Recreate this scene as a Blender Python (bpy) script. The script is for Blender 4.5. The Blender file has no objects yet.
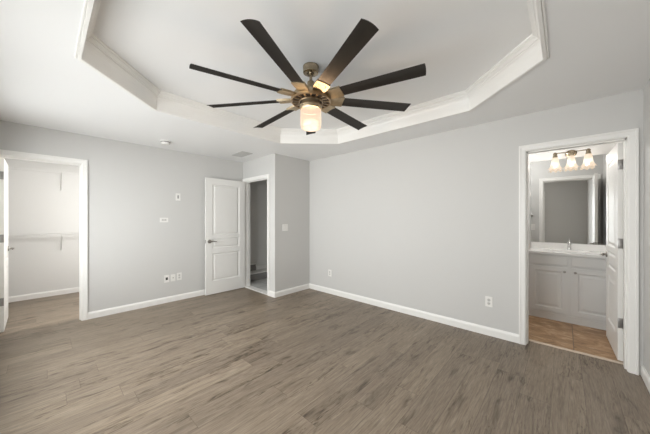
import bpy, bmesh, math, random
from mathutils import Vector, Matrix
random.seed(7)
PI = math.pi
C = bpy.context.scene.collection

# ------------------------------------------------------------------ camera
YAW, CAM_H = 0.7453, 1.3374
cam_d = bpy.data.cameras.new('camera')
cam_d.sensor_width = 36.0
cam_d.lens = 258.84 / 650 * 36
cam_d.shift_y = 1.49 / 650
cam_d.clip_start = 0.02
cam = bpy.data.objects.new('camera', cam_d)
C.objects.link(cam)
cam.location = (0, 0, CAM_H)
cam.rotation_euler = (PI / 2, 0, YAW - PI / 2)
bpy.context.scene.camera = cam

# ------------------------------------------------------------------ daylight
SKY, GROUND = 11.5, 0.42
w = bpy.data.worlds.new('daylight')
bpy.context.scene.world = w
w.use_nodes = True
bg = w.node_tree.nodes['Background']
_nt = w.node_tree
_tc = _nt.nodes.new('ShaderNodeTexCoord'); _sp = _nt.nodes.new('ShaderNodeSeparateXYZ'); _rp = _nt.nodes.new('ShaderNodeValToRGB'); _ad = _nt.nodes.new('ShaderNodeMath')
_ad.operation = 'MULTIPLY_ADD'; _ad.inputs[1].default_value = 0.5; _ad.inputs[2].default_value = 0.5
_nt.links.new(_tc.outputs['Generated'], _sp.inputs[0]); _nt.links.new(_sp.outputs['Z'], _ad.inputs[0]); _nt.links.new(_ad.outputs[0], _rp.inputs['Fac'])
_e = _rp.color_ramp.elements
while len(_e) < 4: _e.new(0.5)
for _el, _p, _k in zip(_e, (0.20, 0.33, 0.47, 0.52), (GROUND, GROUND * 1.9, 1.05, 1.0)):   # ground glow shaped to brighten the far ceiling, dim steeply below; plain sky above
    _el.position = _p; _el.color = (_k * 0.985, _k * 0.99, _k, 1)
_nt.links.new(_rp.outputs['Color'], bg.inputs[0])
bg.inputs[1].default_value = SKY

# the three bedroom windows: (v0, v1) along the wall on the camera's left
WIN = [(0.50, 1.55), (1.75, 2.80), (3.00, 4.05)]
WZ0, WZ1 = 0.55, 2.10
for i, (a, b) in enumerate(WIN):      # portals: they only guide sampling of the sky in the window openings
    ld = bpy.data.lights.new('window_portal', 'AREA')
    ld.shape = 'RECTANGLE'; ld.size = WZ1 - WZ0; ld.size_y = b - a
    ld.cycles.is_portal = True
    lo = bpy.data.objects.new('window_portal', ld); C.objects.link(lo)
    lo.location = (-0.615, (a + b) / 2, (WZ0 + WZ1) / 2)
    lo.rotation_euler = (0, -PI / 2, 0)

# fan and vanity lights, and the added closet and bathroom fill lamps, come below
vs = bpy.context.scene.view_settings
vs.view_transform = 'Standard'; vs.look = 'None'; vs.gamma = 1; vs.use_curve_mapping = False
vs.exposure = 0.06
try:
    cy = bpy.context.scene.cycles
    cy.use_denoising = True
    cy.max_bounces = 14; cy.diffuse_bounces = 8; cy.glossy_bounces = 5; cy.transparent_max_bounces = 8
    cy.sample_clamp_indirect = 8
    cy.caustics_reflective = False; cy.caustics_refractive = False
except Exception:
    pass

# ------------------------------------------------------------------ materials
def mat(name, col, rough=0.5, metal=0.0, bump=0.0, bscale=200.0, spec=0.5, var=0.0, coat=0.0):
    m = bpy.data.materials.new(name); m.use_nodes = True
    nt = m.node_tree; b = nt.nodes['Principled BSDF']
    b.inputs['Base Color'].default_value = (*col, 1)
    b.inputs['Roughness'].default_value = rough
    b.inputs['Metallic'].default_value = metal
    b.inputs['Specular IOR Level'].default_value = spec
    b.inputs['Coat Weight'].default_value = coat
    tc = nt.nodes.new('ShaderNodeTexCoord')
    n = nt.nodes.new('ShaderNodeTexNoise'); n.inputs['Scale'].default_value = bscale; n.inputs['Detail'].default_value = 3
    nt.links.new(tc.outputs['Object'], n.inputs['Vector'])
    if bump:
        bp = nt.nodes.new('ShaderNodeBump'); bp.inputs['Strength'].default_value = bump; bp.inputs['Distance'].default_value = 0.001
        nt.links.new(n.outputs['Fac'], bp.inputs['Height']); nt.links.new(bp.outputs['Normal'], b.inputs['Normal'])
    if var:
        r = nt.nodes.new('ShaderNodeValToRGB')
        r.color_ramp.elements[0].position = 0.3; r.color_ramp.elements[1].position = 0.7
        r.color_ramp.elements[0].color = (*[c * (1 - var) for c in col], 1)
        r.color_ramp.elements[1].color = (*[min(1, c * (1 + var)) for c in col], 1)
        nt.links.new(n.outputs['Fac'], r.inputs['Fac']); nt.links.new(r.outputs['Color'], b.inputs['Base Color'])
    return m

def emit(name, col, strength, base=(0.9, 0.88, 0.84)):
    m = mat(name, base, 0.25)
    b = m.node_tree.nodes['Principled BSDF']
    b.inputs['Emission Color'].default_value = (*col, 1)
    b.inputs['Emission Strength'].default_value = strength
    return m

M = {}
M['wall'] = mat('wall_paint', (0.595, 0.590, 0.577), 0.62, bump=0.12, bscale=350)
M['ceil'] = mat('ceiling_paint', (0.845, 0.848, 0.848), 0.75, bump=0.15, bscale=300)
M['trim'] = mat('trim_paint', (0.84, 0.832, 0.81), 0.33, bump=0.03, bscale=120)
M['door'] = mat('door_paint', (0.79, 0.782, 0.76), 0.36, bump=0.05, bscale=160)
M['closet'] = mat('closet_paint', (0.70, 0.695, 0.68), 0.6, bump=0.1, bscale=350)
M['nickel'] = mat('satin_nickel', (0.34, 0.325, 0.30), 0.3, 1.0, var=0.05, bscale=60)
M['hinge'] = mat('brushed_hinge_nickel', (0.36, 0.35, 0.34), 0.38, 1.0, var=0.05, bscale=60)
M['chrome'] = mat('chrome', (0.75, 0.75, 0.75), 0.09, 1.0, var=0.02, bscale=40)
M['brass'] = mat('antique_brass', (0.47, 0.385, 0.265), 0.44, 1.0, var=0.08, bscale=40)
M['brassdark'] = mat('antique_brass_satin', (0.34, 0.285, 0.205), 0.26, 1.0, var=0.08, bscale=40)
M['copper'] = mat('copper_ring', (0.44, 0.32, 0.20), 0.30, 1.0, var=0.1, bscale=50)
M['slot'] = mat('dark_slot', (0.018, 0.012, 0.009), 0.6, var=0.2, bscale=80)
M['blade'] = None
M['plate'] = mat('plastic_plate', (0.80, 0.79, 0.765), 0.35, var=0.015, bscale=60)
M['socket'] = mat('outlet_slot', (0.035, 0.033, 0.03), 0.5, var=0.1, bscale=60)
M['insert'] = mat('grey_insert', (0.26, 0.255, 0.25), 0.5, var=0.1, bscale=60)
M['socketgrey'] = mat('outlet_face', (0.60, 0.59, 0.57), 0.4, var=0.02, bscale=60)
M['wire'] = mat('white_coated_wire', (0.70, 0.695, 0.68), 0.4, var=0.02, bscale=60)
M['cab'] = mat('cabinet_paint', (0.72, 0.717, 0.705), 0.4, bump=0.04, bscale=150)
M['counter'] = mat('cultured_marble', (0.86, 0.855, 0.84), 0.16, var=0.02, bscale=9)
M['mirror'] = mat('mirror_silver', (0.86, 0.87, 0.865), 0.015, 1.0, var=0.004, bscale=3)
M['vent'] = mat('vent_enamel', (0.52, 0.515, 0.50), 0.5, var=0.02, bscale=60)
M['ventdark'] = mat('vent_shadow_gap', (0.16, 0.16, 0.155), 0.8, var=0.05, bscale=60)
M['threshold'] = mat('threshold_marble', (0.62, 0.52, 0.42), 0.35, var=0.06, bscale=30)
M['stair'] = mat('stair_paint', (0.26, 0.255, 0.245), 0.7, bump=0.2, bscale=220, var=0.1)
M['hallpaint'] = mat('hall_paint', (0.74, 0.73, 0.71), 0.65, bump=0.12, bscale=350)

def nodes(m):
    nt = m.node_tree
    def N(t, **kw):
        n = nt.nodes.new(t)
        for k, v in kw.items():
            setattr(n, k, v)
        return n
    def L(a, b): nt.links.new(a, b)
    def math_(op, a, b=None, c=None):
        n = N('ShaderNodeMath', operation=op)
        for i, x in enumerate((a, b, c)):
            if x is None: continue
            if isinstance(x, (int, float)): n.inputs[i].default_value = x
            else: L(x, n.inputs[i])
        return n.outputs[0]
    return nt, N, L, math_

def ramp(N, L, fac, stops):
    r = N('ShaderNodeValToRGB'); e = r.color_ramp.elements
    while len(e) < len(stops): e.new(0.5)
    for el, (p, c) in zip(e, stops):
        el.position = p; el.color = (*c, 1)
    L(fac, r.inputs['Fac'])
    return r.outputs['Color']

def wood_floor():
    m = bpy.data.materials.new('oak_vinyl_planks'); m.use_nodes = True
    nt, N, L, mt = nodes(m); b = nt.nodes['Principled BSDF']
    tc = N('ShaderNodeTexCoord'); s = N('ShaderNodeSeparateXYZ'); L(tc.outputs['Object'], s.inputs[0])
    W, LEN = 0.1825, 1.22
    ry = mt('DIVIDE', mt('ADD', s.outputs['Y'], 19.825), W); row = mt('FLOOR', ry); fy = mt('FRACT', ry)
    wn = N('ShaderNodeTexWhiteNoise', noise_dimensions='1D'); L(row, wn.inputs['W'])
    rx = mt('ADD', mt('DIVIDE', mt('ADD', s.outputs['X'], 30.0), LEN), wn.outputs['Value'])
    col = mt('FLOOR', rx); fx = mt('FRACT', rx)
    cb = N('ShaderNodeCombineXYZ'); L(row, cb.inputs[0]); L(col, cb.inputs[1])
    wn2 = N('ShaderNodeTexWhiteNoise', noise_dimensions='3D'); L(cb.outputs[0], wn2.inputs['Vector'])
    rnd = wn2.outputs['Value']
    # grain coordinates, shifted plank by plank
    gx = mt('ADD', s.outputs['X'], mt('MULTIPLY', rnd, 37.0)); gy = mt('ADD', s.outputs['Y'], mt('MULTIPLY', rnd, 11.0))
    def grain(sx, sy, detail, rough=0.55, dist=0.0):
        c = N('ShaderNodeCombineXYZ'); L(mt('MULTIPLY', gx, sx), c.inputs[0]); L(mt('MULTIPLY', gy, sy), c.inputs[1]); L(mt('MULTIPLY', rnd, 9.0), c.inputs[2])
        n = N('ShaderNodeTexNoise'); n.inputs['Scale'].default_value = 1; n.inputs['Detail'].default_value = detail
        n.inputs['Roughness'].default_value = rough; n.inputs['Distortion'].default_value = dist
        L(c.outputs[0], n.inputs['Vector']); return n.outputs['Fac']
    g1 = grain(3.0, 46, 6, 0.66, 0.6); g2 = grain(9, 150, 3, 0.65); g3 = grain(2.6, 13, 3, 0.5, 0.9); g4 = grain(6.5, 42, 4, 0.62, 1.6); g5 = grain(1.3, 6.0, 2, 0.5, 0.3)
    base = ramp(N, L, g1, [(0.24, (0.150, 0.114, 0.082)), (0.42, (0.218, 0.174, 0.132)), (0.56, (0.252, 0.206, 0.160)), (0.75, (0.300, 0.252, 0.202))])
    knots = ramp(N, L, g3, [(0.26, (0.42, 0.38, 0.35)), (0.36, (0.86, 0.85, 0.84)), (0.44, (1, 1, 1)), (0.8, (1.05, 1.05, 1.04))])
    fine = ramp(N, L, g2, [(0.3, (0.70, 0.69, 0.67)), (0.65, (1.10, 1.10, 1.10))])
    tone = ramp(N, L, rnd, [(0.0, (0.90, 0.88, 0.86)), (0.5, (1.04, 1.02, 0.99)), (1.0, (1.16, 1.14, 1.10))])
    streak = ramp(N, L, mt('ADD', g4, mt('MULTIPLY', mt('SUBTRACT', g5, 0.5), 0.9)), [(0.22, (0.38, 0.34, 0.30)), (0.32, (0.74, 0.72, 0.69)), (0.41, (1, 1, 1))])
    def mul(a, c):
        x = N('ShaderNodeMix', data_type='RGBA', blend_type='MULTIPLY'); x.inputs[0].default_value = 1
        L(a, x.inputs[6]); L(c, x.inputs[7]); return x.outputs[2]
    colr = mul(mul(mul(mul(base, knots), fine), tone), streak)
    ey = mt('MULTIPLY', mt('MINIMUM', fy, mt('SUBTRACT', 1.0, fy)), W)
    ex = mt('MULTIPLY', mt('MINIMUM', fx, mt('SUBTRACT', 1.0, fx)), LEN)
    edge = mt('MINIMUM', ex, ey)
    seam = ramp(N, L, mt('MULTIPLY', edge, 250.0), [(0.15, (0.62, 0.60, 0.58)), (0.6, (1, 1, 1))])
    colr = mul(colr, seam)
    L(colr, b.inputs['Base Color'])
    b.inputs['Roughness'].default_value = 0.42
    rr = mt('ADD', mt('MULTIPLY', g1, 0.18), 0.33); L(rr, b.inputs['Roughness'])
    bp = N('ShaderNodeBump'); bp.inputs['Strength'].default_value = 0.12; bp.inputs['Distance'].default_value = 0.002
    L(mt('ADD', g2, mt('MULTIPLY', mt('MINIMUM', mt('MULTIPLY', edge, 400.0), 1.0), 1.5)), bp.inputs['Height'])
    L(bp.outputs['Normal'], b.inputs['Normal'])
    return m
M['floor'] = wood_floor()

def tiles(name, size, ox, oy, stops, grout, rough, nscale, stretch=1.0):
    m = bpy.data.materials.new(name); m.use_nodes = True
    nt, N, L, mt = nodes(m); b = nt.nodes['Principled BSDF']
    tc = N('ShaderNodeTexCoord'); s = N('ShaderNodeSeparateXYZ'); L(tc.outputs['Object'], s.inputs[0])
    rx = mt('DIVIDE', mt('ADD', s.outputs['X'], 20 * size - ox), size); ry = mt('DIVIDE', mt('ADD', s.outputs['Y'], 20 * size - oy), size)
    fx, fy = mt('FRACT', rx), mt('FRACT', ry)
    cb = N('ShaderNodeCombineXYZ'); L(mt('FLOOR', rx), cb.inputs[0]); L(mt('FLOOR', ry), cb.inputs[1])
    wn = N('ShaderNodeTexWhiteNoise', noise_dimensions='3D'); L(cb.outputs[0], wn.inputs['Vector'])
    c = N('ShaderNodeCombineXYZ')
    L(mt('ADD', mt('MULTIPLY', s.outputs['X'], nscale), mt('MULTIPLY', wn.outputs['Value'], 30.0)), c.inputs[0])
    L(mt('MULTIPLY', s.outputs['Y'], nscale * stretch), c.inputs[1])
    n = N('ShaderNodeTexNoise'); n.inputs['Scale'].default_value = 1; n.inputs['Detail'].default_value = 6; n.inputs['Roughness'].default_value = 0.70; n.inputs['Distortion'].default_value = 1.2
    L(c.outputs[0], n.inputs['Vector'])
    colr = ramp(N, L, n.outputs['Fac'], stops)
    e = mt('MULTIPLY', mt('MINIMUM', mt('MINIMUM', fx, mt('SUBTRACT', 1.0, fx)), mt('MINIMUM', fy, mt('SUBTRACT', 1.0, fy))), size)
    k = mt('LESS_THAN', e, 0.004)
    x = N('ShaderNodeMix', data_type='RGBA'); L(k, x.inputs[0]); L(colr, x.inputs[6]); x.inputs[7].default_value = (*grout, 1)
    L(x.outputs[2], b.inputs['Base Color']); b.inputs['Roughness'].default_value = rough
    return m
M['bathtile'] = tiles('slate_look_tile', 0.50, 3.30, -0.075, [(0.30, (0.16, 0.085, 0.038)), (0.45, (0.30, 0.175, 0.085)), (0.56, (0.40, 0.25, 0.135)), (0.70, (0.60, 0.46, 0.32))], (0.16, 0.10, 0.06), 0.40, 8.0, 0.6)
M['halltile'] = tiles('grey_hall_tile', 0.33, 2.75, 4.35, [(0.3, (0.50, 0.50, 0.49)), (0.7, (0.62, 0.62, 0.60))], (0.2, 0.2, 0.2), 0.4, 4.0)

def glass_mat():
    m = bpy.data.materials.new('window_glass'); m.use_nodes = True
    nt, N, L, mt = nodes(m); nt.nodes.remove(nt.nodes['Principled BSDF'])
    o = nt.nodes['Material Output']; t = N('ShaderNodeBsdfTransparent'); g = N('ShaderNodeBsdfGlossy'); g.inputs['Roughness'].default_value = 0.0
    t.inputs[0].default_value = (0.96, 0.97, 0.965, 1)
    f = N('ShaderNodeFresnel'); f.inputs[0].default_value = 1.3; x = N('ShaderNodeMixShader')
    ge = N('ShaderNodeNewGeometry')   # reflect at the outer skin only, no false total reflection inside the pane
    L(mt('MULTIPLY', f.outputs[0], mt('SUBTRACT', 1.0, ge.outputs['Backfacing'])), x.inputs[0]); L(t.outputs[0], x.inputs[1]); L(g.outputs[0], x.inputs[2]); L(x.outputs[0], o.inputs[0])
    return m
M['glass'] = glass_mat()

def blade_mat():
    m = bpy.data.materials.new('espresso_blade'); m.use_nodes = True
    nt, N, L, mt = nodes(m); nt.nodes.remove(nt.nodes['Principled BSDF']); o = nt.nodes['Material Output']
    tc = N('ShaderNodeTexCoord'); mp = N('ShaderNodeMapping'); mp.inputs['Scale'].default_value = (6, 120, 20); L(tc.outputs['Object'], mp.inputs[0])
    n = N('ShaderNodeTexNoise'); n.inputs['Scale'].default_value = 1; n.inputs['Detail'].default_value = 4; L(mp.outputs[0], n.inputs['Vector'])
    d = N('ShaderNodeBsdfDiffuse'); L(ramp(N, L, n.outputs['Fac'], [(0.3, (0.005, 0.004, 0.0033)), (0.7, (0.010, 0.008, 0.0065))]), d.inputs[0])
    g = N('ShaderNodeBsdfGlossy'); g.inputs['Roughness'].default_value = 0.40; g.inputs[0].default_value = (1, 0.96, 0.92, 1)
    x = N('ShaderNodeMixShader'); x.inputs[0].default_value = 0.07
    L(d.outputs[0], x.inputs[1]); L(g.outputs[0], x.inputs[2]); L(x.outputs[0], o.inputs[0])
    return m
M['blade'] = blade_mat()
def milk_glass(name, col, strength, through, tint=(1, 1, 1), base=(0.16, 0.145, 0.13)):
    """lit milk glass: glows, and lets part of its bulb's light straight through"""
    m = bpy.data.materials.new(name); m.use_nodes = True
    nt, N, L, mt = nodes(m); b = nt.nodes['Principled BSDF']; o = nt.nodes['Material Output']
    b.inputs['Base Color'].default_value = (*base, 1); b.inputs['Roughness'].default_value = 0.25
    tc = N('ShaderNodeTexCoord'); n = N('ShaderNodeTexNoise'); n.inputs['Scale'].default_value = 30; L(tc.outputs['Object'], n.inputs['Vector'])
    L(ramp(N, L, n.outputs['Fac'], [(0.3, tuple(c * 0.97 for c in col)), (0.7, col)]), b.inputs['Emission Color'])
    b.inputs['Emission Strength'].default_value = strength
    t = N('ShaderNodeBsdfTransparent'); t.inputs[0].default_value = (*tint, 1); x = N('ShaderNodeMixShader'); x.inputs[0].default_value = through
    L(b.outputs[0], x.inputs[1]); L(t.outputs[0], x.inputs[2]); L(x.outputs[0], o.inputs[0])
    return m
M['shade'] = milk_glass('lit_milk_glass', (1.0, 0.74, 0.55), 0.92, 0.08, base=(0.012, 0.010, 0.008))
M['bell'] = milk_glass('lit_bell_glass', (1.0, 0.78, 0.57), 0.75, 0.25, base=(0.08, 0.075, 0.07))
M['lamp'] = milk_glass('fill_lamp_glass', (1.0, 0.96, 0.90), 2.0, 0.40)  # glowing bowl of the two added fill lamps
def bulb(parent, loc, watts, col, radius=0.03):
    ld = bpy.data.lights.new('bulb', 'POINT'); ld.energy = watts; ld.color = col; ld.shadow_soft_size = radius
    o = bpy.data.objects.new('bulb', ld); C.objects.link(o); o.parent = parent; o.location = loc
    return o

# ------------------------------------------------------------------ mesh helpers
class MB:
    def __init__(self): self.bm = bmesh.new()
    def box(self, x0, x1, y0, y1, z0, z1, bevel=0.0):
        r = bmesh.ops.create_cube(self.bm, size=1)
        bmesh.ops.scale(self.bm, vec=(x1 - x0, y1 - y0, z1 - z0), verts=r['verts'])
        bmesh.ops.translate(self.bm, vec=((x0 + x1) / 2, (y0 + y1) / 2, (z0 + z1) / 2), verts=r['verts'])
        if bevel:
            es = {e for v in r['verts'] for e in v.link_edges}
            bmesh.ops.bevel(self.bm, geom=list(es), offset=bevel, segments=2, profile=0.5, affect='EDGES')
        return self
    def lathe(self, prof, n=40, mtx=None, scallop=None):
        mtx = mtx or Matrix()
        rings = []
        for k, (r, z) in enumerate(prof):
            if r < 1e-6:
                rings.append([self.bm.verts.new(mtx @ Vector((0, 0, z)))])
            else:
                ring = []
                for i in range(n):
                    a = 2 * PI * i / n; rr, zz = r, z
                    if scallop: rr, zz = scallop(k, a, r, z)
                    ring.append(self.bm.verts.new(mtx @ Vector((rr * math.cos(a), rr * math.sin(a), zz))))
                rings.append(ring)
        for A, B in zip(rings, rings[1:]):
            for i in range(n):
                j = (i + 1) % n
                if len(A) == 1 and len(B) == 1: continue
                if len(A) == 1: self.bm.faces.new((A[0], B[j], B[i]))
                elif len(B) == 1: self.bm.faces.new((A[i], A[j], B[0]))
                else: self.bm.faces.new((A[i], A[j], B[j], B[i]))
        return self
    def tube(self, pts, r, n=10):
        pts = [Vector(p) for p in pts]; rings = []
        for i, p in enumerate(pts):
            d = (pts[min(i + 1, len(pts) - 1)] - pts[max(i - 1, 0)]).normalized()
            up = Vector((0, 0, 1)) if abs(d.z) < 0.9 else Vector((1, 0, 0))
            s = d.cross(up).normalized(); t = s.cross(d)
            rad = r[i] if isinstance(r, (list, tuple)) else r
            rings.append([self.bm.verts.new(p + s * rad * math.cos(2 * PI * k / n) + t * rad * math.sin(2 * PI * k / n)) for k in range(n)])
        for A, B in zip(rings, rings[1:]):
            for i in range(n): self.bm.faces.new((A[i], A[(i + 1) % n], B[(i + 1) % n], B[i]))
        self.bm.faces.new(rings[0][::-1]); self.bm.faces.new(rings[-1])
        return self
    def quad(self, *ps):
        self.bm.faces.new([self.bm.verts.new(p) for p in ps]); return self
    def sweep(self, path, prof, closed=False, fn=None):
        """path in a plane, prof = (offset to the left of the path, height); mitred corners"""
        fn = fn or (lambda a, b, h: (a, b, h))
        P = [Vector(q) for q in path]; n = len(P); rings = []
        for i in range(n):
            def nrm(a, b):
                d = (b - a).normalized(); return Vector((-d.y, d.x))
            if closed or 0 < i < n - 1:
                n0 = nrm(P[i - 1], P[i]); n1 = nrm(P[i], P[(i + 1) % n]); m = (n0 + n1).normalized(); m = m / max(0.2, m.dot(n0))
            elif i == 0: m = nrm(P[0], P[1])
            else: m = nrm(P[-2], P[-1])
            rings.append([self.bm.verts.new(fn(P[i].x + m.x * o, P[i].y + m.y * o, h)) for o, h in prof])
        k = len(prof)
        for i in range(n if closed else n - 1):
            A, B = rings[i], rings[(i + 1) % n]
            for j in range(k): self.bm.faces.new((A[j], A[(j + 1) % k], B[(j + 1) % k], B[j]))
        if not closed:
            self.bm.faces.new(rings[0]); self.bm.faces.new(rings[-1][::-1])
        return self
    def build(self, name, m, parent=None, smooth=False, loc=None):
        bmesh.ops.recalc_face_normals(self.bm, faces=self.bm.faces)
        me = bpy.data.meshes.new(name); self.bm.to_mesh(me); self.bm.free()
        o = bpy.data.objects.new(name, me); C.objects.link(o)
        me.materials.append(m)
        if smooth:
            me.polygons.foreach_set('use_smooth', [True] * len(me.polygons))
            me.set_sharp_from_angle(angle=math.radians(38))
        if parent: o.parent = parent
        if loc: o.location = loc
        return o

def tag(o, label, cat, group=None, kind=None):
    o['label'] = label; o['category'] = cat
    if group: o['group'] = group
    if kind: o['kind'] = kind
    return o
def thing(name, label, cat, loc=(0, 0, 0), rotz=0.0, group=None, kind=None):
    o = bpy.data.objects.new(name, None); C.objects.link(o)
    o.empty_display_size = 0.1
    o.location = loc; o.rotation_euler = (0, 0, rotz)
    return tag(o, label, cat, group, kind)
def copy_tree(o, parent=None):
    c = o.copy(); C.objects.link(c); c.parent = parent
    for ch in list(o.children): copy_tree(ch, c)
    return c
def struct(mb, name, m, label, cat): return tag(mb.build(name, m), label, cat, kind='structure')

# ------------------------------------------------------------------ room dimensions (metres)
H = 2.44
VA, UB, UE, VP, VC, UD = 4.643, 3.4543, 2.646, 3.594, -0.497, -0.45
T = 0.15; TE = 0.11; OH = 2.048; J = 0.018
CL = (-0.36, 0.325)          # closet opening on the left wall (u)
HL = (3.812, 4.560)         # hall opening (v)
BA = (-0.408, 0.292)        # bathroom opening (v)
CV = 6.50; CU = (-1.05, 1.30)                         # closet
BU = 5.08; BV = (VC, 1.30)                        # bathroom
HU, HV = 4.60, 5.16                                   # hall far wall, hall left wall

# floors
struct(MB().box(UD - T, UB + T, VC - T, VA + T, -0.1, 0).box(CU[0] - T, CU[1] + T, VA + T, CV + T, -0.1, 0), 'floor', M['floor'], 'grey brown wood plank floor running through bedroom and closet', 'floor')
struct(MB().box(UB + T, BU + T, BV[0] - T, BV[1] + T, -0.1, 0.004), 'floor_bathroom', M['bathtile'], 'tan and brown stone look tile floor beyond the bathroom doorway', 'floor')
struct(MB().box(UE + TE, HU, VP + T, HV + T, -0.1, 0.004), 'floor_hall', M['halltile'], 'pale grey tile floor seen through the narrow hall doorway', 'floor')

# walls
def vspan(mb, u0, u1, v0, v1, o0, o1, oh=OH):        # wall running along v with an opening
    mb.box(u0, u1, v0, o0 - J, 0, H).box(u0, u1, o1 + J, v1, 0, H).box(u0, u1, o0 - J, o1 + J, oh + J, H); return mb
mb = MB(); mb.box(UD, CL[0] - J, VA, VA + T, 0, H).box(CL[1] + J, UE + TE, VA, VA + T, 0, H).box(CL[0] - J, CL[1] + J, VA, VA + T, OH + J, H)
struct(mb, 'wall_left', M['wall'], 'long light grey wall with the closet opening', 'wall')
struct(vspan(MB(), UB, UB + T, VC, VP, *BA), 'wall_right', M['wall'], 'light grey wall with the bathroom doorway at its right end', 'wall')
struct(vspan(MB(), UE, UE + TE, VP + T, VA, *HL).box(UE, UE + TE, VP, VP + T, 0, H), 'wall_hall', M['wall'], 'short grey wall holding the narrow hall doorway', 'wall')
struct(MB().box(UE + TE, UB + T, VP, VP + T, 0, H), 'wall_alcove', M['wall'], 'narrow darker grey wall return carrying a double switch plate', 'wall')
struct(MB().box(UD, BU + T, VC - T, VC, 0, H), 'wall_near', M['wall'], 'sliver of grey wall at the right edge of the picture', 'wall')
mb = MB()
cuts = [VC - T] + [q for ab in WIN for q in ab] + [VA + T]
for i in range(0, len(cuts), 2): mb.box(UD - T, UD, cuts[i], cuts[i + 1], 0, H)
for a, b in WIN: mb.box(UD - T, UD, a, b, 0, WZ0).box(UD - T, UD, a, b, WZ1, H)
struct(mb, 'wall_window', M['wall'], 'grey window wall beside the camera, seen only in the mirror', 'wall')
struct(MB().box(CU[0] - T, CU[1] + T, CV, CV + T, 0, H), 'wall_closet_back', M['closet'], 'pale back wall of the closet behind the wire shelves', 'wall')
struct(MB().box(CU[0] - T, CU[0], VA + T, CV, 0, H).box(CU[0] - T, UD, VA, VA + T, 0, H), 'wall_closet_left', M['closet'], 'pale left side wall of the closet behind its open door', 'wall')
struct(MB().box(CU[1], CU[1] + T, VA + T, CV, 0, H), 'wall_closet_right', M['closet'], 'pale right side wall of the closet', 'wall')
struct(MB().box(BU, BU + T, BV[0], BV[1] + T, 0, H), 'wall_bathroom_back', M['wall'], 'grey bathroom wall behind the vanity mirror', 'wall')
struct(MB().box(UB + T, BU, BV[1], BV[1] + T, 0, H), 'wall_bathroom_left', M['wall'], 'grey bathroom side wall left of the vanity', 'wall')
struct(MB().box(UE + TE, HU, HV, HV + T, 0, H), 'wall_hall_left', M['hallpaint'], 'shadowed hall wall above the stair step', 'wall')
struct(MB().box(HU, HU + T, VP, HV + T, 0, H), 'wall_hall_far', M['hallpaint'], 'dark far wall of the hall beyond the doorway', 'wall')
struct(MB().box(UE, UE + TE, VA + T, HV + T, 0, H), 'wall_hall_near', M['hallpaint'], 'hidden hall wall beside the stair steps', 'wall')
struct(MB().box(UB + T, HU, VP, VP + T, 0, H), 'wall_hall_right', M['hallpaint'], 'hidden right wall of the hall', 'wall')

# ceilings: octagonal tray in the bedroom
TU, TV, TC, TZ = (0.165, 2.925), (0.100, 3.035), 0.60, 2.628
octo = [(TU[0] + TC, TV[0]), (TU[1] - TC, TV[0]), (TU[1], TV[0] + TC), (TU[1], TV[1] - TC), (TU[1] - TC, TV[1]), (TU[0] + TC, TV[1]), (TU[0], TV[1] - TC), (TU[0], TV[0] + TC)]
mb = MB(); bm = mb.bm
u0, u1, v0, v1 = UD, UB, VC, VA
R = [(octo[0][0], v0), (octo[1][0], v0), (u1, octo[2][1]), (u1, octo[3][1]), (octo[4][0], v1), (octo[5][0], v1), (u0, octo[6][1]), (u0, octo[7][1])]
corner = {1: (u1, v0), 3: (u1, v1), 5: (u0, v1), 7: (u0, v0)}
for i in range(8):
    j = (i + 1) % 8; p = [(*octo[i], H), (*octo[j], H), (*R[j], H)]
    if i in corner: p.append((*corner[i], H))
    p.append((*R[i], H)); mb.quad(*p)
    mb.quad((*octo[i], H), (*octo[j], H), (*octo[j], TZ), (*octo[i], TZ))
mb.quad(*[(*q, TZ) for q in octo])
bmesh.ops.remove_doubles(bm, verts=bm.verts, dist=1e-5)
struct(mb, 'ceiling', M['ceil'], 'white bedroom ceiling with a recessed eight sided tray', 'ceiling')
struct(MB().box(CU[0] - T, CU[1] + T, VA + T, CV + T, H, H + 0.1), 'ceiling_closet', M['ceil'], 'white ceiling of the closet', 'ceiling')
struct(MB().box(UB + T, BU + T, BV[0] - T, BV[1] + T, H, H + 0.1), 'ceiling_bathroom', M['ceil'], 'white ceiling of the bathroom', 'ceiling')
struct(MB().box(UE + TE, HU + T, VP + T, HV + T, H, H + 0.1), 'ceiling_hall', M['ceil'], 'white ceiling of the hall', 'ceiling')

# crown moulding lining the tray
z0 = H
crown = [(-0.028, z0), (-0.028, z0 - 0.005), (-0.025, z0 - 0.008), (-0.019, z0 - 0.008), (-0.0175, z0 - 0.004), (-0.0155, z0 - 0.004), (-0.014, z0 - 0.011), (0.004, z0 - 0.011), (0.008, z0 - 0.006), (0.008, z0 + 0.07),
         (0.011, z0 + 0.095), (0.018, z0 + 0.115), (0.026, z0 + 0.126), (0.026, z0 + 0.136), (0.034, z0 + 0.138), (0.036, z0 + 0.148), (0.044, z0 + 0.156), (0.052, z0 + 0.160), (0.052, z0 + 0.168), (0.060, z0 + 0.172), (0.060, TZ), (0.0, TZ), (0.0, z0)]
struct(MB().sweep(octo, crown, closed=True), 'trim_crown', M['trim'], 'white crown moulding lining the eight sided ceiling tray', 'moulding')

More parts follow.
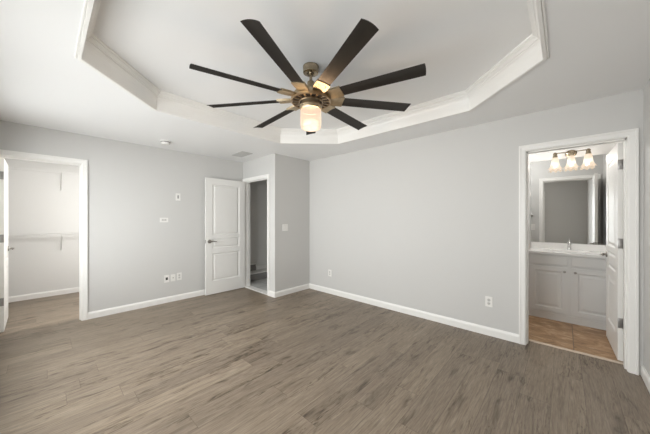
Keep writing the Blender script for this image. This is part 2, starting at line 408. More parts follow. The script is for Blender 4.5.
# baseboards
BB = [(0, 0), (0.015, 0), (0.015, 0.066), (0.012, 0.078), (0.008, 0.084), (0.006, 0.092), (0, 0.092)]
CW = 0.061
def base(name, path, label): return struct(MB().sweep(path, BB), name, M['trim'], label, 'baseboard')
base('baseboard_left', [(UE, VA), (CL[1] + CW, VA)], 'white baseboard along the wall between closet and hall door')
base('baseboard_alcove', [(UB, VP), (UE, VP), (UE, HL[0] - CW)], 'white baseboard wrapping the narrow wall corner')
base('baseboard_right', [(UB, BA[1] + CW), (UB, VP)], 'white baseboard along the wall left of the bathroom doorway')
base('baseboard_near', [(UD, VC), (UB, VC)], 'white baseboard at the lower right edge of the picture')
base('baseboard_window', [(UD, VA), (UD, VC)], 'white baseboard under the windows')
base('baseboard_closet', [(CU[1], CV), (CU[0], CV)], 'white baseboard along the closet back wall')
base('baseboard_bathroom', [(UB + T, BV[1]), (UB + T, BA[1] + CW)], 'white baseboard inside the bathroom, hidden above its doorway')

# ------------------------------------------------------------------ door casings with their jambs
CAS = [(-0.005, 0), (-0.005, 0.010), (-0.012, 0.014), (-0.042, 0.016), (-0.046, 0.021), (-CW, 0.021), (-CW, 0)]
def casing(name, lo, hi, fn_room, fn_back, jamb_box, label):
    path = [(hi, 0), (hi, OH), (lo, OH), (lo, 0)]                # left of this path is inside the opening
    prof = CAS
    o = MB().sweep(path, prof, fn=fn_room); o.sweep(path, prof, fn=fn_back)
    root = tag(o.build(name, M['trim']), label, 'door casing', kind='structure')
    j = MB(); jamb_box(j); j.build('jamb', M['trim'], root)
    return root
# wall along u (closet): a = u, b = z, h = out of the wall
def jb_u(j):
    a, b = CL
    j.box(a - J, a, VA, VA + T, 0, OH).box(b, b + J, VA, VA + T, 0, OH).box(a - J, b + J, VA, VA + T, OH, OH + J)
    j.box(a, a + 0.011, VA + 0.045, VA + 0.108, 0, OH).box(b - 0.011, b, VA + 0.045, VA + 0.108, 0, OH).box(a, b, VA + 0.045, VA + 0.108, OH - 0.011, OH)
casing('trim_1', *CL, lambda a, b, h: (a, VA - h, b), lambda a, b, h: (a, VA + T + h, b), jb_u, 'white casing around the closet opening at the left')
def jb_v(U, a, b, s0, s1, T=T):
    def f(j):
        j.box(U, U + T, a - J, a, 0, OH).box(U, U + T, b, b + J, 0, OH).box(U, U + T, a - J, b + J, OH, OH + J)
        j.box(U + s0, U + s1, a, a + 0.011, 0, OH).box(U + s0, U + s1, b - 0.011, b, 0, OH).box(U + s0, U + s1, a, b, OH - 0.011, OH)
    return f
casing('trim_2', *HL, lambda a, b, h: (UE - h, a, b), lambda a, b, h: (UE + TE + h, a, b), jb_v(UE, *HL, 0.04, 0.075, TE), 'white casing around the narrow hall doorway')
casing('trim_3', *BA, lambda a, b, h: (UB - h, a, b), lambda a, b, h: (UB + T + h, a, b), jb_v(UB, *BA, 0.045, 0.108), 'white casing around the bathroom doorway')
struct(MB().box(UE - 0.012, UE + TE + 0.01, HL[0], HL[1], 0.0, 0.012, 0.003), 'trim_4', M['trim'], 'white threshold strip under the hall doorway', 'threshold')
struct(MB().box(UB + T - 0.022, UB + T + 0.014, BA[0], BA[1], 0.0, 0.011, 0.003), 'trim_5', M['threshold'], 'pale tan threshold strip under the bathroom doorway', 'threshold')

# ------------------------------------------------------------------ panelled leaves
def leaf_mb(Wd, Hd, th, stiles, panels, depth=0.010):
    """leaf in x 0..Wd, z 0..Hd, y -th/2..th/2 ; panels = (z0, z1) list ; raised fields on both faces"""
    mb = MB(); bm = mb.bm
    xs = [0, stiles, Wd - stiles, Wd]; zs = [0]
    for a, b in panels: zs += [a, b]
    zs.append(Hd)
    for s in (-1, 1):
        y = s * th / 2
        for i in range(3):
            for k in range(len(zs) - 1):
                x0, x1, q0, q1 = xs[i], xs[i + 1], zs[k], zs[k + 1]
                if i == 1 and k % 2 == 1:
                    loops = []
                    for ins, dp in ((0, 0), (0.006, 0.004), (0.012, depth), (0.024, depth), (0.044, 0.0025), (0.048, 0.0015)):
                        yy = y - s * dp
                        loops.append([bm.verts.new(p) for p in ((x0 + ins, yy, q0 + ins), (x1 - ins, yy, q0 + ins), (x1 - ins, yy, q1 - ins), (x0 + ins, yy, q1 - ins))])
                    for A, B in zip(loops, loops[1:]):
                        for j in range(4): bm.faces.new((A[j], A[(j + 1) % 4], B[(j + 1) % 4], B[j]))
                    bm.faces.new(loops[-1])
                else:
                    mb.quad((x0, y, q0), (x1, y, q0), (x1, y, q1), (x0, y, q1))
    h = th / 2
    for k in range(len(zs) - 1):
        for x in (0, Wd): mb.quad((x, -h, zs[k]), (x, h, zs[k]), (x, h, zs[k + 1]), (x, -h, zs[k + 1]))
    for i in range(3):
        for z in (0, Hd): mb.quad((xs[i], -h, z), (xs[i + 1], -h, z), (xs[i + 1], h, z), (xs[i], h, z))
    bmesh.ops.remove_doubles(bm, verts=bm.verts, dist=1e-5)
    return mb
DP = [(0.225, 0.715), (0.80, 0.975), (1.03, 1.925)]
def lever(parent, x, z, side, th, direction):
    y = side * th / 2
    root = MB()
    m = Matrix.Translation((x, y, z)) @ Matrix.Rotation(-side * PI / 2, 4, 'X')
    root.lathe([(0, 0), (0.032, 0), (0.032, 0.004), (0.028, 0.010), (0.014, 0.013), (0.011, 0.02), (0.011, 0.048), (0, 0.048)], 28, m)
    yy = y + side * 0.045
    pts = [(x - direction * 0.008, yy, z), (x + direction * 0.02, yy, z + 0.002), (x + direction * 0.05, yy + side * 0.004, z + 0.003), (x + direction * 0.08, yy + side * 0.003, z - 0.001), (x + direction * 0.112, yy - side * 0.003, z - 0.006)]
    root.tube(pts, [0.010, 0.0105, 0.0085, 0.0075, 0.006], 12)
    return root.build('door_handle', M['nickel'], parent, smooth=True)
def door(name, label, Wd, loc, rot, hinge_side, th=0.035, both=True, plate_y=0.0):
    """local x=0 is the hinge edge; hinge_side: face (+1/-1) that carries the knuckles"""
    Hd = OH - 0.016
    o = leaf_mb(Wd, Hd, th, 0.115, DP).build(name, M['door'])
    tag(o, label, 'door', kind='structure')
    for s in (-1, 1): lever(o, Wd - 0.062, 0.925, s, th, -1)
    for z in (0.35, 1.09, 1.825):
        h = MB()
        h.box(-0.003, 0.0005, -th / 2 + 0.001, th / 2 - 0.001, z - 0.046, z + 0.046, 0.001)
        yk = hinge_side * (th / 2 + 0.005)
        h.lathe([(0, z - 0.049), (0.006, z - 0.046), (0.0065, z - 0.044), (0.0065, z + 0.044), (0.006, z + 0.046), (0, z + 0.049)], 14, Matrix.Translation((-0.004, yk, 0)))
        for zz in (-0.03, 0.0, 0.03):
            h.lathe([(0.0045, 0), (0.004, 0.0012), (0, 0.0014)], 10, Matrix.Translation((-0.003, 0.006 if zz else -0.006, z + zz)) @ Matrix.Rotation(-PI / 2, 4, 'Y'))
        h.build('hinge', M['hinge'], o, smooth=True)
    l = MB().box(Wd - 0.0005, Wd + 0.0015, -0.012, 0.012, 0.895, 0.955, 0.0006); l.build('latch_plate', M['nickel'], o)
    o.location = loc; o.rotation_euler = (0, 0, rot)
    return o
# hall door: leaf lies along -u in front of the left wall
door('door_1', 'white three panel door standing open flat before the left wall', 0.742, (UE - 0.022, HL[1] - 0.0185, 0.012), PI, -1)
# closet door: leaf runs away from us into the closet
door('door_2', 'white door at the far left edge swung into the closet', 0.675, (CL[0] + 0.0215, VA + T + 0.012, 0.014), PI / 2 + 0.012, 1)
# bathroom door: leaf runs into the bathroom
door('door_3', 'white three panel door swung into the bathroom, seen edge on', 0.682, (UB + T + 0.028, BA[0] + 0.0215, 0.014), 0.025, -1)

# ------------------------------------------------------------------ windows behind the camera's shoulder
WLAB = ['white framed window nearest the camera in the mirrored side wall', 'white framed middle window of the side wall', 'white framed window of the side wall nearest the closet']
for i, (a, b, axis) in enumerate([(*q, 'v') for q in WIN]):
    face = UD if axis == 'v' else VC
    P3 = (lambda p, q, h, face=face: (face + h, p, q)) if axis == 'v' else (lambda p, q, h, face=face: (p, face + h, q))
    def bx(mb, p0, p1, q0, q1, h0, h1):
        A, B = P3(p0, q0, h0), P3(p1, q1, h1)
        return mb.box(min(A[0], B[0]), max(A[0], B[0]), min(A[1], B[1]), max(A[1], B[1]), min(A[2], B[2]), max(A[2], B[2]))
    f = MB(); x0, x1 = -T + 0.02, -0.02
    for (p, q, r, t_) in ((a, a + 0.05, WZ0, WZ1), (b - 0.05, b, WZ0, WZ1), (a + 0.05, b - 0.05, WZ0, WZ0 + 0.05), (a + 0.05, b - 0.05, WZ1 - 0.05, WZ1), (a + 0.05, b - 0.05, 1.30, 1.345)):
        bx(f, p, q, r, t_, x0, x1)
    fr = tag(f.build('window_%d' % (i + 1), M['trim']), WLAB[i], 'window', kind='structure')
    for (r, t_) in ((WZ0 + 0.05, 1.30), (1.345, WZ1 - 0.05)):
        bx(MB(), a + 0.05, b - 0.05, r, t_, x0 + 0.036, x0 + 0.040).build('pane', M['glass'], fr)
    path = [(a, WZ0), (b, WZ0), (b, WZ1), (a, WZ1)]
    MB().sweep(path, [(-o, h) for o, h in [(0, 0), (0, 0.012), (0.05, 0.018), (0.065, 0.018), (0.065, 0)]], closed=True, fn=P3).build('window_casing', M['trim'], fr)

# ------------------------------------------------------------------ ceiling fan
FU, FV = 1.535, 1.580
fan = thing('ceiling_fan', 'large nine blade ceiling fan with brass motor and lit glass shade', 'ceiling fan', (FU, FV, TZ))
def zz(z): return z - TZ
MB().lathe([(0, 0), (0.066, 0), (0.068, -0.003), (0.068, -0.012), (0.0665, -0.014), (0.0665, -0.046), (0.064, -0.056), (0.056, -0.060), (0.030, -0.060), (0.026, -0.050), (0, -0.050)], 48).build('canopy', M['brassdark'], fan, smooth=True)
MB().lathe([(0.0, zz(2.585)), (0.013, zz(2.585)), (0.013, zz(2.475)), (0, zz(2.475))], 20).lathe([(0, zz(2.585)), (0.018, zz(2.583)), (0.022, zz(2.575)), (0.018, zz(2.566)), (0, zz(2.564))], 24).build('downrod', M['brassdark'], fan, smooth=True)
MB().lathe([(0, zz(2.500)), (0.026, zz(2.500)), (0.030, zz(2.495)), (0.031, zz(2.450)), (0.045, zz(2.432)), (0.085, zz(2.415)), (0.125, zz(2.402)), (0.150, zz(2.388)), (0.158, zz(2.372)), (0.158, zz(2.350)), (0.150, zz(2.345)), (0, zz(2.345))], 56).build('motor_housing', M['brass'], fan, smooth=True)
MB().lathe([(0.0, zz(2.344)), (0.152, zz(2.344)), (0.152, zz(2.330)), (0.0, zz(2.330))], 56).build('slot_disc', M['slot'], fan, smooth=True)
# ring cage around the dark slots
cage = MB()
cage.lathe([(0.156, zz(2.352)), (0.168, zz(2.350)), (0.171, zz(2.340)), (0.169, zz(2.326)), (0.163, zz(2.321)), (0.157, zz(2.324)), (0.154, zz(2.338)), (0.156, zz(2.352))], 64)
cage.lathe([(0.094, zz(2.332)), (0.102, zz(2.332)), (0.104, zz(2.320)), (0.100, zz(2.315)), (0.094, zz(2.317)), (0.094, zz(2.332))], 64)
for k in range(18):
    a = math.radians(26 + 20 * k); ca, sa = math.cos(a), math.sin(a)
    p = lambda r, t, z: (r * ca - t * sa, r * sa + t * ca, zz(z))
    for (za, zb) in ((2.330, 2.321),):
        A = [p(0.100, -0.0045, za), p(0.100, 0.0045, za), p(0.158, 0.007, za), p(0.158, -0.007, za)]; B = [p(0.100, -0.0045, zb), p(0.100, 0.0045, zb), p(0.158, 0.007, zb), p(0.158, -0.007, zb)]
        cage.quad(*A); cage.quad(*B)
        for i in range(4): cage.quad(A[i], A[(i + 1) % 4], B[(i + 1) % 4], B[i])
bmesh.ops.remove_doubles(cage.bm, verts=cage.bm.verts, dist=1e-5)
cage.build('ring_cage', M['copper'], fan, smooth=True)
MB().lathe([(0, zz(2.330)), (0.080, zz(2.330)), (0.082, zz(2.304)), (0.092, zz(2.300)), (0.096, zz(2.294)), (0.096, zz(2.284)), (0.092, zz(2.280)), (0.092, zz(2.264)), (0.089, zz(2.258)), (0, zz(2.258))], 56).build('light_collar', M['brass'], fan, smooth=True)
MB().lathe([(0, zz(2.258)), (0.083, zz(2.258)), (0.088, zz(2.252)), (0.089, zz(2.17)), (0.087, zz(2.125)), (0.083, zz(2.108)), (0.074, zz(2.099)), (0.045, zz(2.096)), (0, zz(2.095))], 56).build('glass_shade', M['shade'], fan, smooth=True)
bulb(fan, (0, 0, zz(2.19)), 58, (1.0, 0.66, 0.38), 0.075)
BZ = zz(2.352)
def blade_mesh():
    mb = MB(); bm = mb.bm
    r0, r1, th = 0.268, 0.915, 0.006
    ny = 8; cols = []
    sec = [0, .08, .2, .35, .5, .65, .8, .92, 1.0]
    for side in (0, 1):
        rows = []
        for i in range(ny + 1):
            t = i / ny * 2 - 1
            row = []
            for f in sec:
                wd = 0.050 + 0.007 * f
                end = r1 + 0.003 - 0.004 * t * t - 0.004 * (t + 1) / 2
                x = r0 + (end - r0) * f
                camber = 0.006 * (1 - t * t)
                row.append(bm.verts.new((x, t * wd, camber + (th / 2 if side else -th / 2) * (1 - 0.55 * t ** 4))))
            rows.append(row)
        cols.append(rows)
    k = len(sec)
    for rows in cols:
        for i in range(ny):
            for j in range(k - 1): bm.faces.new((rows[i][j], rows[i][j + 1], rows[i + 1][j + 1], rows[i + 1][j]))
    A, B = cols
    for j in range(k - 1):
        for i in (0, ny): bm.faces.new((A[i][j], A[i][j + 1], B[i][j + 1], B[i][j]))
    for i in range(ny):
        for j in (0, k - 1): bm.faces.new((A[i][j], A[i + 1][j], B[i + 1][j], B[i][j]))
    return mb
def bracket_mesh():
    mb = MB(); bm = mb.bm
    secs = [(0.120, 0.036, 0.006), (0.165, 0.044, 0.007), (0.190, 0.050, 0.008), (0.215, 0.0545, 0.0085), (0.285, 0.0545, 0.0085)]
    rings = []
    for x, hw, ht in secs:
        pts = []
        for i in range(9):
            t = i / 8 * 2 - 1; pts.append((x, t * hw, 0.006 * (1 - t * t) - ht))
        for i in range(8, -1, -1):
            t = i / 8 * 2 - 1; pts.append((x, t * hw, 0.006 * (1 - t * t) + ht))
        rings.append([bm.verts.new(q) for q in pts])
    n = len(rings[0])
    for a, b in zip(rings, rings[1:]):
        for i in range(n): bm.faces.new((a[i], a[(i + 1) % n], b[(i + 1) % n], b[i]))
    bm.faces.new(rings[0]); bm.faces.new(rings[-1])
    for (x, y) in ((0.245, -0.03), (0.245, 0.03)):
        mb.lathe([(0.006, -0.010), (0.005, -0.0125), (0, -0.013)], 12, Matrix.Translation((x, y, 0.004)))
    return mb
PITCH = math.radians(13)
b0 = blade_mesh().build('blade', M['blade'], fan, smooth=True)
br = bracket_mesh().build('blade_bracket', M['brass'], b0, smooth=True)
for k in range(9):
    b = b0 if k == 0 else b0.copy()
    if k:
        C.objects.link(b); c = br.copy(); C.objects.link(c); c.parent = b
    a = math.radians(5.8 + 40 * k)
    b.location = (0, 0, BZ)
    b.rotation_mode = 'QUATERNION'
    b.rotation_quaternion = (Matrix.Rotation(math.radians(-1.0), 3, Vector((math.cos(YAW), math.sin(YAW), 0))) @ Matrix.Rotation(a, 3, 'Z') @ Matrix.Rotation(-PITCH, 3, 'X')).to_quaternion()

# ------------------------------------------------------------------ ceiling fittings
sd = thing('smoke_detector', 'small round white smoke detector on the ceiling near the left wall', 'smoke detector', (1.165, 4.16, H))
MB().lathe([(0, 0), (0.062, 0), (0.064, -0.004), (0.064, -0.012), (0.058, -0.016)], 36).lathe([(0.058, -0.012), (0.056, -0.042), (0.048, -0.052), (0.02, -0.055), (0, -0.055)], 36).build('body', M['plate'], sd, smooth=True)
MB().lathe([(0.0575, -0.014), (0.0592, -0.016), (0.0586, -0.024), (0.0560, -0.026)], 36).build('sensor_slot', M['socket'], sd, smooth=True)
vt = thing('ceiling_vent', 'grey slatted air vent on the ceiling above the hall doorway', 'vent', (2.29, 4.045, H))
f = MB()
for (a, b, c, d) in ((-0.095, 0.095, -0.18, -0.158), (-0.095, 0.095, 0.158, 0.18), (-0.095, -0.073, -0.158, 0.158), (0.073, 0.095, -0.158, 0.158)): f.box(a, b, c, d, -0.010, 0, 0.002)
f.build('frame', M['vent'], vt)
s = MB()
for k in range(9):
    x = -0.066 + k * 0.0165
    s.quad((x - 0.006, -0.158, -0.002), (x + 0.006, -0.158, -0.010), (x + 0.006, 0.158, -0.010), (x - 0.006, 0.158, -0.002))
s.build('slats', M['vent'], vt)
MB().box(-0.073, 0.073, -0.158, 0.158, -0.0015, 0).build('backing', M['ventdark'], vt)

# ------------------------------------------------------------------ wall plates. local frame: x along the wall, y out of the wall, z up
def plate(name, label, cat, loc, rot, wd, ht, kind, group=None):
    t = thing(name, label, cat, loc, rot, group)
    MB().box(-wd / 2, wd / 2, 0, 0.006, -ht / 2, ht / 2, 0.0022).build('cover_plate', M['plate'], t)
    if kind == 'outlet':
        for s in (-1, 1):
            m = Matrix.Translation((0, 0.006, s * 0.0195)) @ Matrix.Rotation(-PI / 2, 4, 'X')
            so = MB().lathe([(0.0172, -0.001), (0.0172, 0.0012), (0, 0.0012)], 28, m).build('socket', M['socketgrey'], t, smooth=True)
            for dx in (-0.0063, 0.0063): MB().box(dx - 0.0014, dx + 0.0014, 0.007, 0.0075, s * 0.0195 - 0.003, s * 0.0195 + 0.006).build('slot', M['socket'], so)
            MB().box(-0.0025, 0.0025, 0.007, 0.0075, s * 0.0195 - 0.011, s * 0.0195 - 0.007).build('ground_hole', M['socket'], so)
    elif kind == 'toggle':
        n = max(1, round(wd / 0.06)); xs = [0] if n == 1 else [-0.023, 0.023]
        for x in xs:
            r = MB().box(x - 0.0165, x + 0.0165, 0.006, 0.0075, -0.033, 0.033, 0.0006).build('switch_frame', M['socketgrey'], t)
            MB().box(x - 0.0145, x + 0.0145, 0.0072, 0.0105, -0.030, 0.030, 0.0015).build('rocker', M['plate'], r)
    elif kind == 'opening':
        MB().box(-0.010, 0.010, 0.0058, 0.0066, -0.026, 0.026, 0.0003).build('dark_insert', M['insert'], t)
    elif kind == 'wide':
        so = MB().box(-0.034, 0.034, 0.0058, 0.0075, -0.0165, 0.0165, 0.0006).build('socket', M['socketgrey'], t)
        for s in (-1, 1):
            for d in (-0.0055, 0.0055): MB().box(s * 0.0195 - 0.003, s * 0.0195 + 0.0045, 0.0074, 0.0078, d - 0.0012, d + 0.0012).build('slot', M['socket'], so)
    elif kind == 'jack':
        MB().box(-0.016, 0.016, 0.0058, 0.0072, -0.021, 0.021, 0.0006).build('dark_insert', M['socket'], t)
    elif kind == 'coax':
        m = Matrix.Translation((0, 0.006, 0)) @ Matrix.Rotation(-PI / 2, 4, 'X')
        MB().lathe([(0.008, -0.001), (0.008, 0.003), (0.0048, 0.003), (0.0048, 0.010), (0, 0.010)], 20, m).build('connector', M['nickel'], t, smooth=True)
    return t
A_ROT, B_ROT = PI, PI / 2      # out of wall_left = -v ; out of wall_right = -u
plate('wall_plate', 'upright white plate with a dark slot, highest on the left wall', 'wall plate', (1.482, VA, 1.69), A_ROT, 0.072, 0.117, 'opening')
plate('power_outlet', 'sideways white outlet plate midway up the left wall', 'outlet', (1.280, VA, 1.314), A_ROT, 0.117, 0.072, 'wide')
plate('wall_jack', 'low plate with a dark square centre, leftmost of the low three', 'wall plate', (1.318, VA, 0.38), A_ROT, 0.072, 0.117, 'jack')
plate('cable_plate', 'plain low cable plate with a small round connector, middle of the low three', 'wall plate', (1.408, VA, 0.38), A_ROT, 0.070, 0.112, 'coax')
plate('power_outlet', 'low white outlet on the left wall, rightmost of the low three', 'outlet', (1.500, VA, 0.388), A_ROT, 0.074, 0.120, 'outlet')
plate('light_switch', 'double white switch plate on the narrow darker wall return', 'switch', (2.862, VP, 1.18), A_ROT, 0.116, 0.117, 'toggle')
plate('power_outlet', 'low white outlet on the right wall near the bathroom doorway', 'outlet', (UB, 0.631, 0.385), B_ROT, 0.072, 0.117, 'outlet')
plate('power_outlet', 'small distant white outlet on the right wall near the far corner', 'outlet', (UB, 3.067, 0.365), B_ROT, 0.072, 0.117, 'outlet')
plate('light_switch', 'white switch plate inside the bathroom, seen only in the mirror', 'switch', (UB + T, 0.452, 1.17), -B_ROT, 0.072, 0.117, 'toggle')

# ------------------------------------------------------------------ closet
def wire_shelf(z, label):
    t = thing('wire_shelf', label, 'shelf', (0, CV, z), 0, 'white wire closet shelves')
    u0, u1, D = CU[0], CU[1], 0.30
    m = MB()
    for y, zz_, r in ((-0.004, 0, 0.004), (-D / 2, -0.005, 0.004), (-D, 0, 0.0045)): m.tube([(u0, y, zz_), (u1, y, zz_)], r, 6)
    m.build('shelf_rails', M['wire'], t, smooth=True)
    m = MB(); n = int((u1 - u0) / 0.0254)
    for i in range(n):
        u = u0 + 0.012 + i * 0.0254
        m.tube([(u, -0.004, 0.003), (u, -D, 0.003), (u, -D - 0.002, -0.030)], 0.0014, 4)
    w_ = m.build('shelf_wires', M['wire'], t)
    MB().tube([(u0, -D - 0.002, -0.030), (u1, -D - 0.002, -0.030)], 0.0042, 6).build('front_lip', M['wire'], t, smooth=True)
    for u in (-0.62, 0.20, 0.95):
        b = MB().tube([(u, -0.012, -0.012), (u, -0.008, -0.285)], 0.0065, 8).tube([(u, -0.010, -0.285), (u, -D + 0.01, -0.012)], 0.0065, 8)
        b.box(u - 0.012, u + 0.012, -0.014, 0, -0.31, -0.265, 0.002).box(u - 0.01, u + 0.01, -D - 0.004, -D + 0.02, -0.016, -0.004, 0.002)
        b.build('bracket', M['wire'], t, smooth=True)
    for u in (-0.88, -0.45, -0.05, 0.45, 0.80, 1.12):
        MB().box(u - 0.009, u + 0.009, -0.012, 0, -0.014, 0.010, 0.002).build('wall_clip', M['wire'], t)
    return t
wire_shelf(2.13, 'upper white wire shelf high on the closet back wall')
wire_shelf(1.075, 'lower white wire shelf at waist height in the closet')
cl = thing('closet_fill_lamp', 'added fill lamp on the closet wall, hidden right of its opening', 'lamp', (0.65, VA + T, 1.45))  # added out of view to brighten the closet
cl.rotation_euler = (PI / 2, 0, 0)
MB().lathe([(0, 0), (0.14, 0), (0.14, -0.02), (0.13, -0.022), (0, -0.022)], 36).build('base_ring', M['nickel'], cl, smooth=True)
MB().lathe([(0.128, -0.022), (0.125, -0.045), (0.10, -0.075), (0.055, -0.092), (0, -0.097)], 36).build('glass_bowl', M['lamp'], cl, smooth=True)

bulb(cl, (0, 0, -0.055), 135, (1.0, 0.985, 0.96), 0.05)

cl2 = copy_tree(cl)  # second added lamp, unseen, brightens the bathroom
cl2.name = 'bathroom_fill_lamp'; cl2.rotation_euler = (0, 0, 0); cl2.location = (4.38, 0.55, H); cl2['label'] = 'added fill lamp on the bathroom ceiling, out of view beside its doorway'
for ch in cl2.children:
    if ch.type == 'LIGHT':
        ch.data = ch.data.copy(); ch.data.energy = 56

# ------------------------------------------------------------------ hall: steps seen through the doorway
st = thing('stair_steps', 'grey stair steps in shadow beyond the narrow hall doorway', 'stairs', (UE + TE + 0.002, HV - 0.002, 0.004))
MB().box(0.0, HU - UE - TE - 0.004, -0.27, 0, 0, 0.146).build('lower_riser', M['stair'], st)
MB().box(0.0, HU - UE - TE - 0.004, -0.295, 0, 0.146, 0.166, 0.004).build('lower_tread', M['hallpaint'], st)
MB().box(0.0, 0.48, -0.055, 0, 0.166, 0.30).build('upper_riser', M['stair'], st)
MB().box(0.0, 0.49, -0.06, 0, 0.30, 0.335, 0.003).box(0.47, 0.49, -0.06, 0, 0.255, 0.30, 0.002).box(0.49, HU - UE - TE - 0.004, -0.012, 0, 0.166, 0.25, 0.003).build('skirting', M['trim'], st)

# ------------------------------------------------------------------ bathroom
VU = 4.545                     # cabinet face
V0, V1, VM = BV[0] + 0.003, 0.368, -0.056
van = thing('vanity_cabinet', 'grey two door vanity cabinet with raised panels in the bathroom', 'cabinet', (VU, VM, 0.004))
a, b = V0 - VM, V1 - VM
dp = BU - VU - 0.004
MB().box(0.0, 0.018, a, b, 0, 0.861).box(dp - 0.012, dp, a, b, 0, 0.861).box(0.018, dp - 0.012, a, a + 0.016, 0, 0.861).box(0.018, dp - 0.012, b - 0.016, b, 0, 0.861).box(0.018, dp - 0.012, a + 0.016, b - 0.016, 0.09, 0.106).build('body', M['cab'], van)
MB().box(-0.008, 0.0, a, b, 0.0, 0.085).build('base_board', M['cab'], van)
def vdoor(name, y0, y1, z0, z1, knob):
    Wd, Hd = y1 - y0, z1 - z0
    if name == 'door': mb = leaf_mb(Wd, Hd, 0.020, 0.055, [(0.055, Hd - 0.055)], 0.009)
    else: mb = MB().box(0, Wd, -0.009, 0.009, 0, Hd, 0.004)
    o = mb.build(name, M['cab'], van); o.rotation_euler = (0, 0, PI / 2); o.location = (-0.010, y0, z0)
    if knob is not None:
        m = Matrix.Translation((knob, 0.009, Hd - 0.05)) @ Matrix.Rotation(-PI / 2, 4, 'X')
        MB().lathe([(0.009, 0), (0.006, 0.004), (0.0055, 0.014), (0.012, 0.019), (0.015, 0.024), (0.013, 0.029), (0, 0.031)], 20, m).build('knob', M['nickel'], o, smooth=True)
g = 0.018
vdoor('door', g, b - 0.02, 0.105, 0.700, 0.032)
vdoor('door', a + 0.02, -g, 0.105, 0.700, -g - a - 0.02 - 0.032)
vdoor('drawer_front', g, b - 0.02, 0.728, 0.845, None)
vdoor('drawer_front', a + 0.02, -g, 0.728, 0.845, None)

CT = 0.895
ct = thing('vanity_countertop', 'white vanity countertop with backsplash and sink in the bathroom', 'countertop', (VU, VM, 0.865))
# slab with an oval basin
mb = MB(); bm = mb.bm; ztop = CT - 0.865
n = 40; cx, cyy, rx, ry = 0.255, 0.0, 0.145, 0.205
hole = [(cx + rx * math.cos(2 * PI * i / n), cyy + ry * math.sin(2 * PI * i / n)) for i in range(n)]
x0, x1, y0, y1 = -0.032, BU - VU, a, b
def outer(i):
    an = 2 * PI * i / n; dx, dy = math.cos(an), math.sin(an)
    ts = []
    if dx > 1e-9: ts.append((x1 - cx) / dx)
    if dx < -1e-9: ts.append((x0 - cx) / dx)
    if dy > 1e-9: ts.append((y1 - cyy) / dy)
    if dy < -1e-9: ts.append((y0 - cyy) / dy)
    t_ = min(ts); return (cx + dx * t_, cyy + dy * t_)
out = [outer(i) for i in range(n)]
for c in ((x0, y0), (x0, y1), (x1, y0), (x1, y1)):
    i = min(range(n), key=lambda k: (out[k][0] - c[0]) ** 2 + (out[k][1] - c[1]) ** 2); out[i] = c
for i in range(n):
    j = (i + 1) % n
    mb.quad((*hole[i], ztop), (*hole[j], ztop), (*out[j], ztop), (*out[i], ztop))
    mb.quad((*out[i], ztop), (*out[j], ztop), (*out[j], 0), (*out[i], 0))
    mb.quad((*hole[i], 0), (*hole[j], 0), (*out[j], 0), (*out[i], 0))
bmesh.ops.remove_doubles(bm, verts=bm.verts, dist=1e-5)
mb.build('slab', M['counter'], ct)
mb = MB(); prev = None
for f_, z in ((1.03, ztop + 0.003), (1.0, ztop + 0.004), (0.95, ztop - 0.01), (0.85, ztop - 0.06), (0.65, ztop - 0.10), (0.35, ztop - 0.118), (0.02, ztop - 0.122)):
    ring = [mb.bm.verts.new((cx + rx * f_ * math.cos(2 * PI * i / n), cyy + ry * f_ * math.sin(2 * PI * i / n), z)) for i in range(n)]
    if prev:
        for i in range(n): mb.bm.faces.new((prev[i], prev[(i + 1) % n], ring[(i + 1) % n], ring[i]))
    prev = ring
mb.bm.faces.new(prev)
mb.build('basin', M['counter'], ct, smooth=True)
MB().box(BU - VU - 0.02, BU - VU - 0.0005, a, b, ztop, ztop + 0.085, 0.003).build('backsplash', M['counter'], ct)

fa = thing('faucet', 'chrome single lever faucet at the vanity sink', 'faucet', (4.972, VM, CT))
MB().lathe([(0, 0), (0.027, 0), (0.027, 0.006), (0.021, 0.012), (0.019, 0.07), (0.017, 0.08), (0, 0.08)], 28).tube([(0, 0, 0.05), (-0.05, 0, 0.075), (-0.095, 0, 0.080), (-0.118, 0, 0.070)], [0.014, 0.013, 0.012, 0.011], 14).build('spout', M['chrome'], fa, smooth=True)
MB().lathe([(0.018, 0.081), (0.02, 0.09), (0.016, 0.104), (0, 0.108)], 24).tube([(0, 0, 0.10), (0.02, 0, 0.122), (0.035, 0, 0.142)], [0.009, 0.007, 0.006], 10).build('lever', M['chrome'], fa, smooth=True)

mi = thing('vanity_mirror', 'large frameless mirror on the wall above the vanity', 'mirror', (BU, (V0 + 0.372) / 2, 0.984))
hw = (0.372 - V0) / 2
MB().box(-0.006, -0.0005, -hw, hw, 0, 1.216, 0.001).build('mirror_glass', M['mirror'], mi)

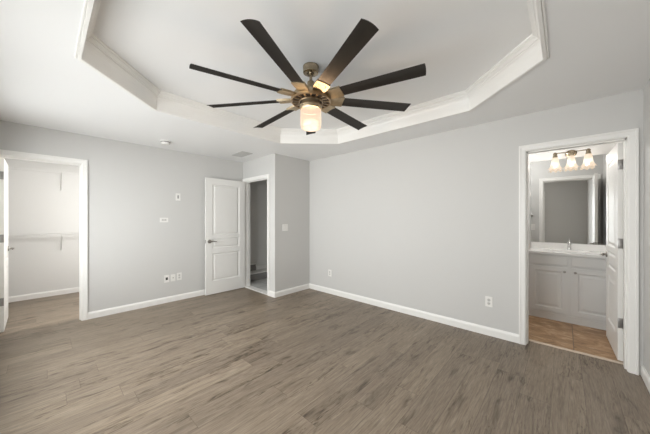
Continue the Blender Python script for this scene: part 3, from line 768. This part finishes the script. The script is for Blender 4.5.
li = thing('vanity_light', 'brass bar light with three lit bell glass shades above the mirror', 'lamp', (BU, -0.075, 2.262))
MB().lathe([(0, 0), (0.062, 0), (0.062, 0.006), (0.05, 0.016), (0.022, 0.022), (0.016, 0.03), (0, 0.03)], 32, Matrix.Rotation(-PI / 2, 4, 'Y') @ Matrix.Scale(0.8, 4, (1, 0, 0))).build('backplate', M['brassdark'], li, smooth=True)
MB().tube([(-0.02, 0, 0), (-0.075, 0, 0.0), (-0.13, 0, 0.0)], 0.009, 12).tube([(-0.13, -0.19, 0.0), (-0.13, 0.19, 0.0)], 0.0065, 12).build('bar', M['brassdark'], li, smooth=True)
def sc(k, an, r, z):
    if k < 3: return r, z
    wv = (k - 2) / 5.0
    return r * (1 + 0.06 * wv * math.cos(8 * an)), z - 0.010 * wv * math.cos(8 * an)
sock = None
for i, y in enumerate((0.167, 0, -0.167)):
    if i == 0:
        sock = MB().lathe([(0, 0.016), (0.012, 0.014), (0.014, 0.0), (0.022, -0.012), (0.026, -0.04), (0.030, -0.058), (0, -0.058)], 24).build('socket_cup', M['brassdark'], li, smooth=True)
        bell = MB().lathe([(0.0, -0.058), (0.031, -0.058), (0.037, -0.075), (0.039, -0.100), (0.044, -0.140), (0.054, -0.180), (0.068, -0.206), (0.079, -0.217), (0.075, -0.217), (0.062, -0.196)], 48, scallop=lambda k, an, r, z: sc(k, an, r, z)).build('bell_shade', M['bell'], sock, smooth=True)
        s_ = sock
    else:
        s_ = sock.copy(); C.objects.link(s_); b_ = bell.copy(); C.objects.link(b_); b_.parent = s_
    s_.location = (-0.13, y, 0)
    bulb(li, (-0.13, y, -0.15), 3.5, (1.0, 0.93, 0.85), 0.025)
rh = thing('robe_hook', 'small metal robe hook in the bathroom, seen only in the mirror', 'hook', (UB + T, 0.468, 1.39))
MB().lathe([(0, 0), (0.02, 0), (0.018, 0.006), (0, 0.008)], 20, Matrix.Rotation(PI / 2, 4, 'Y')).tube([(0.004, 0, 0), (0.035, 0, -0.012), (0.05, 0, 0.0), (0.055, 0, 0.022)], [0.007, 0.006, 0.006, 0.008], 10).build('hook_arm', M['nickel'], rh, smooth=True)
